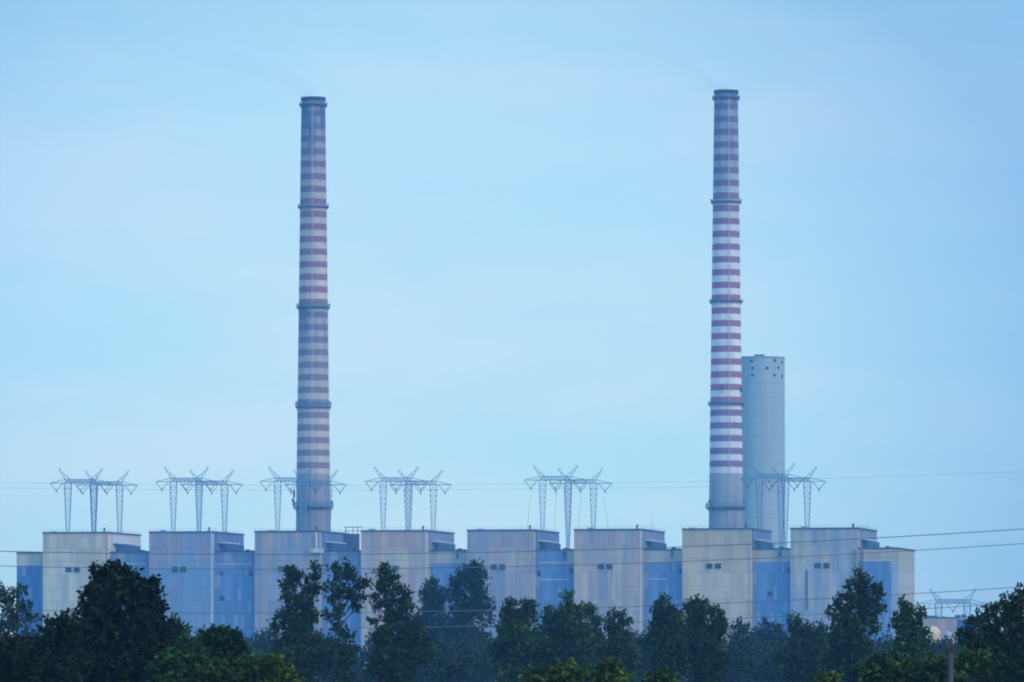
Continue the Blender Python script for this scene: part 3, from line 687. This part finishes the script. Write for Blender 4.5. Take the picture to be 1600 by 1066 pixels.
tree('narrow green pointed tree at the right corner of the last boiler house', 300, [(1411, 945, 5, 8), (1413, 957, 7), (1422, 958, 6), (1405, 968, 7), (1418, 970, 11), (1436, 958, 5), (1434, 972, 8), (1398, 978, 5), (1408, 985, 9), (1428, 988, 14), (1445, 990, 8), (1415, 1005, 18), (1440, 1010, 16), (1405, 1025, 22), (1430, 1035, 34), (1395, 1045, 22)], 'spiky', 'green', dens=30, up=1.0)
tree('large dark tree at the right edge of the picture', 200, [(1598, 932, 13), (1582, 940, 10), (1590, 955, 18), (1566, 950, 12), (1548, 958, 12), (1570, 972, 20), (1530, 968, 10), (1545, 980, 16), (1518, 978, 8), (1508, 990, 9), (1525, 992, 14), (1602, 985, 30), (1500, 1002, 8), (1560, 1010, 34), (1520, 1012, 18), (1600, 1030, 40), (1550, 1045, 40), (1605, 1060, 30, 20)], 'spiky', 'deep', dens=24, up=.7)
tree('low dark green bush around the foot of the utility pole', 165, [(1470, 1040, 14), (1455, 1050, 22), (1510, 1030, 18), (1530, 1040, 24), (1498, 1050, 18), (1480, 1064, 40, 15)], 'round', 'green', dens=34)
tree('low green bush at the bottom before the last boiler house', 165, [(1375, 1045, 18), (1400, 1040, 16), (1350, 1056, 20), (1420, 1055, 20), (1385, 1065, 45, 15)], 'round', 'green', dens=34)
tree('bright yellow-green bush at the bottom below the broad green tree', 160, [(872, 1052, 14), (890, 1050, 14), (850, 1058, 14), (905, 1060, 14), (830, 1064, 18)], 'round', 'bright', dens=34)
tree('bright yellow-green bush at the bottom below the thin-topped tree', 160, [(943, 1046, 11), (955, 1044, 12), (935, 1056, 14), (968, 1054, 14), (950, 1064, 26, 16)], 'round', 'bright', dens=34)
tree('small bright green bush tip at the bottom left of the tall conical tree', 155, [(1290, 1060, 11), (1302, 1062, 10), (1280, 1066, 12)], 'round', 'bright', dens=34)
tree('small green bush at the bottom below the wide dark tree', 155, [(1030, 1060, 12), (1045, 1063, 12), (1015, 1066, 12)], 'round', 'green', dens=34)

# far thicket behind the separate trees: one mass
lb = []
Yw = 640.0
for i in range(150):
    Y = Yw + random.uniform(-40, 120); u = -250 + 2100*(i + random.random())/150; s = Y/F
    v = 1020 + random.uniform(-8, 14); 
    if 545 < u < 585: v += 20
    if 1425 < u < 1500: v += 8
    r = random.uniform(18, 30)
    lb.append((PX(u + 9, Y - 90), Y - Yw - 90, PZ(v + 24, Y - 90), r*s, r*s));
    lb.append((PX(u, Y), Y - Yw, PZ(v, Y), r*s, r*s*.9)); lb.append((PX(u, Y), Y - Yw + 3, PZ(v, Y) - 5, r*s*1.1, r*s*1.1)); 
wd, n_ = leaf_mesh('woodland', [(x, y, z, rx, rz) for x, y, z, rx, rz in lb], .30, 16, FM['wood'], None, up=.7, twig=(.8, 2.0))
wd.location = (0, Yw, 0); NLEAF += n_
wd['kind'] = 'stuff'
print('leaf faces', NLEAF)

# ------------------------------------------------------------------ haze and smoke
hz = MB().box(-1401, -60, -1, 1401, 2991, 262)
hmx = bpy.data.materials.new('haze_air'); hmx.use_nodes = True; ht = hmx.node_tree; ht.nodes.clear()
ho = ht.nodes.new('ShaderNodeOutputMaterial'); pv = ht.nodes.new('ShaderNodeVolumePrincipled')
pv.inputs['Color'].default_value = (.24, .55, .99, 1); pv.inputs['Density'].default_value = .00012
ht.links.new(pv.outputs[0], ho.inputs['Volume'])
hz.build('haze', hmx)['kind'] = 'stuff'

def smoke(label, Y, path, dens):
    """path rows: (u, v, radius px)"""
    s = Y/F; n = 24; m = MB(); vs = []; fs = []
    pts = [Vector((PX(u, Y), random.uniform(-2, 2), PZ(v, Y))) for u, v, r in path]; rad = [r*s for _, _, r in path]
    dense = []
    for i in range(len(pts)-1):
        for k in range(4):
            f = k/4; dense.append((pts[i].lerp(pts[i+1], f), rad[i]*(1-f) + rad[i+1]*f))
    dense.append((pts[-1], rad[-1]))
    for i, (p, r) in enumerate(dense):
        d = (dense[min(i+1, len(dense)-1)][0] - dense[max(0, i-1)][0]).normalized(); a = Vector((0, 1, 0)); b = d.cross(a).normalized()
        for k in range(n):
            t_ = 2*pi*k/n; rr_ = r*(1 + .12*sin(3*t_ + i*.7) + .08*sin(5*t_ - i*.4)); vs.append(p + a*(cos(t_)*rr_) + b*(sin(t_)*rr_))
    for i in range(len(dense)-1):
        for k in range(n): fs.append((i*n+k, i*n+(k+1) % n, (i+1)*n+(k+1) % n, (i+1)*n+k))
    fs += [tuple(range(n)), tuple(range((len(dense)-1)*n + n - 1, (len(dense)-1)*n - 1, -1))]
    x0, z0 = dense[0][0][0], dense[0][0][2]; m.add([(p[0] - x0, p[1], p[2] - z0) for p in vs], fs)
    mt = bpy.data.materials.new('flue_smoke'); mt.use_nodes = True; t = mt.node_tree; t.nodes.clear()
    o = t.nodes.new('ShaderNodeOutputMaterial'); v = t.nodes.new('ShaderNodeVolumePrincipled'); v.inputs['Color'].default_value = (1.0, .95, .92, 1); v.inputs['Anisotropy'].default_value = -.35
    tc_ = t.nodes.new('ShaderNodeTexCoord'); sx = t.nodes.new('ShaderNodeSeparateXYZ'); t.links.new(tc_.outputs['Object'], sx.inputs[0])
    ln = abs(dense[-1][0][0] - x0)
    mr = t.nodes.new('ShaderNodeMapRange'); mr.inputs['From Min'].default_value = 0; mr.inputs['From Max'].default_value = -ln
    mr.inputs['To Min'].default_value = 1; mr.inputs['To Max'].default_value = 0; t.links.new(sx.outputs[0], mr.inputs[0])
    pw = t.nodes.new('ShaderNodeMath'); pw.operation = 'POWER'; pw.inputs[1].default_value = 2.2; t.links.new(mr.outputs[0], pw.inputs[0])
    nz = t.nodes.new('ShaderNodeTexNoise'); nz.inputs['Scale'].default_value = .09; nz.inputs['Detail'].default_value = 3; t.links.new(tc_.outputs['Object'], nz.inputs['Vector'])
    r2 = t.nodes.new('ShaderNodeMapRange'); r2.inputs['From Min'].default_value = .22; r2.inputs['From Max'].default_value = .7; t.links.new(nz.outputs[0], r2.inputs[0])
    mu = t.nodes.new('ShaderNodeMath'); mu.operation = 'MULTIPLY'; t.links.new(pw.outputs[0], mu.inputs[0]); t.links.new(r2.outputs[0], mu.inputs[1])
    m2_ = t.nodes.new('ShaderNodeMath'); m2_.operation = 'MULTIPLY'; m2_.inputs[1].default_value = dens; t.links.new(mu.outputs[0], m2_.inputs[0])
    t.links.new(m2_.outputs[0], v.inputs['Density']); t.links.new(v.outputs[0], o.inputs['Volume'])
    ob = m.build('smoke', mt); ob.location = (x0, Y, z0); ob['kind'] = 'stuff'; ob['label'] = label
    return ob
smoke('faint pale smoke drifting left from the left chimney', Y1, [(489, 150, 14), (478, 140, 16), (458, 124, 18), (430, 108, 20), (390, 94, 22), (340, 84, 23), (270, 80, 22), (180, 82, 20)], .13)
smoke('faint pale smoke drifting left from the right chimney', Y2, [(1134, 139, 13), (1124, 130, 13), (1108, 117, 14), (1085, 104, 15), (1050, 92, 16), (1005, 82, 16)], .30)
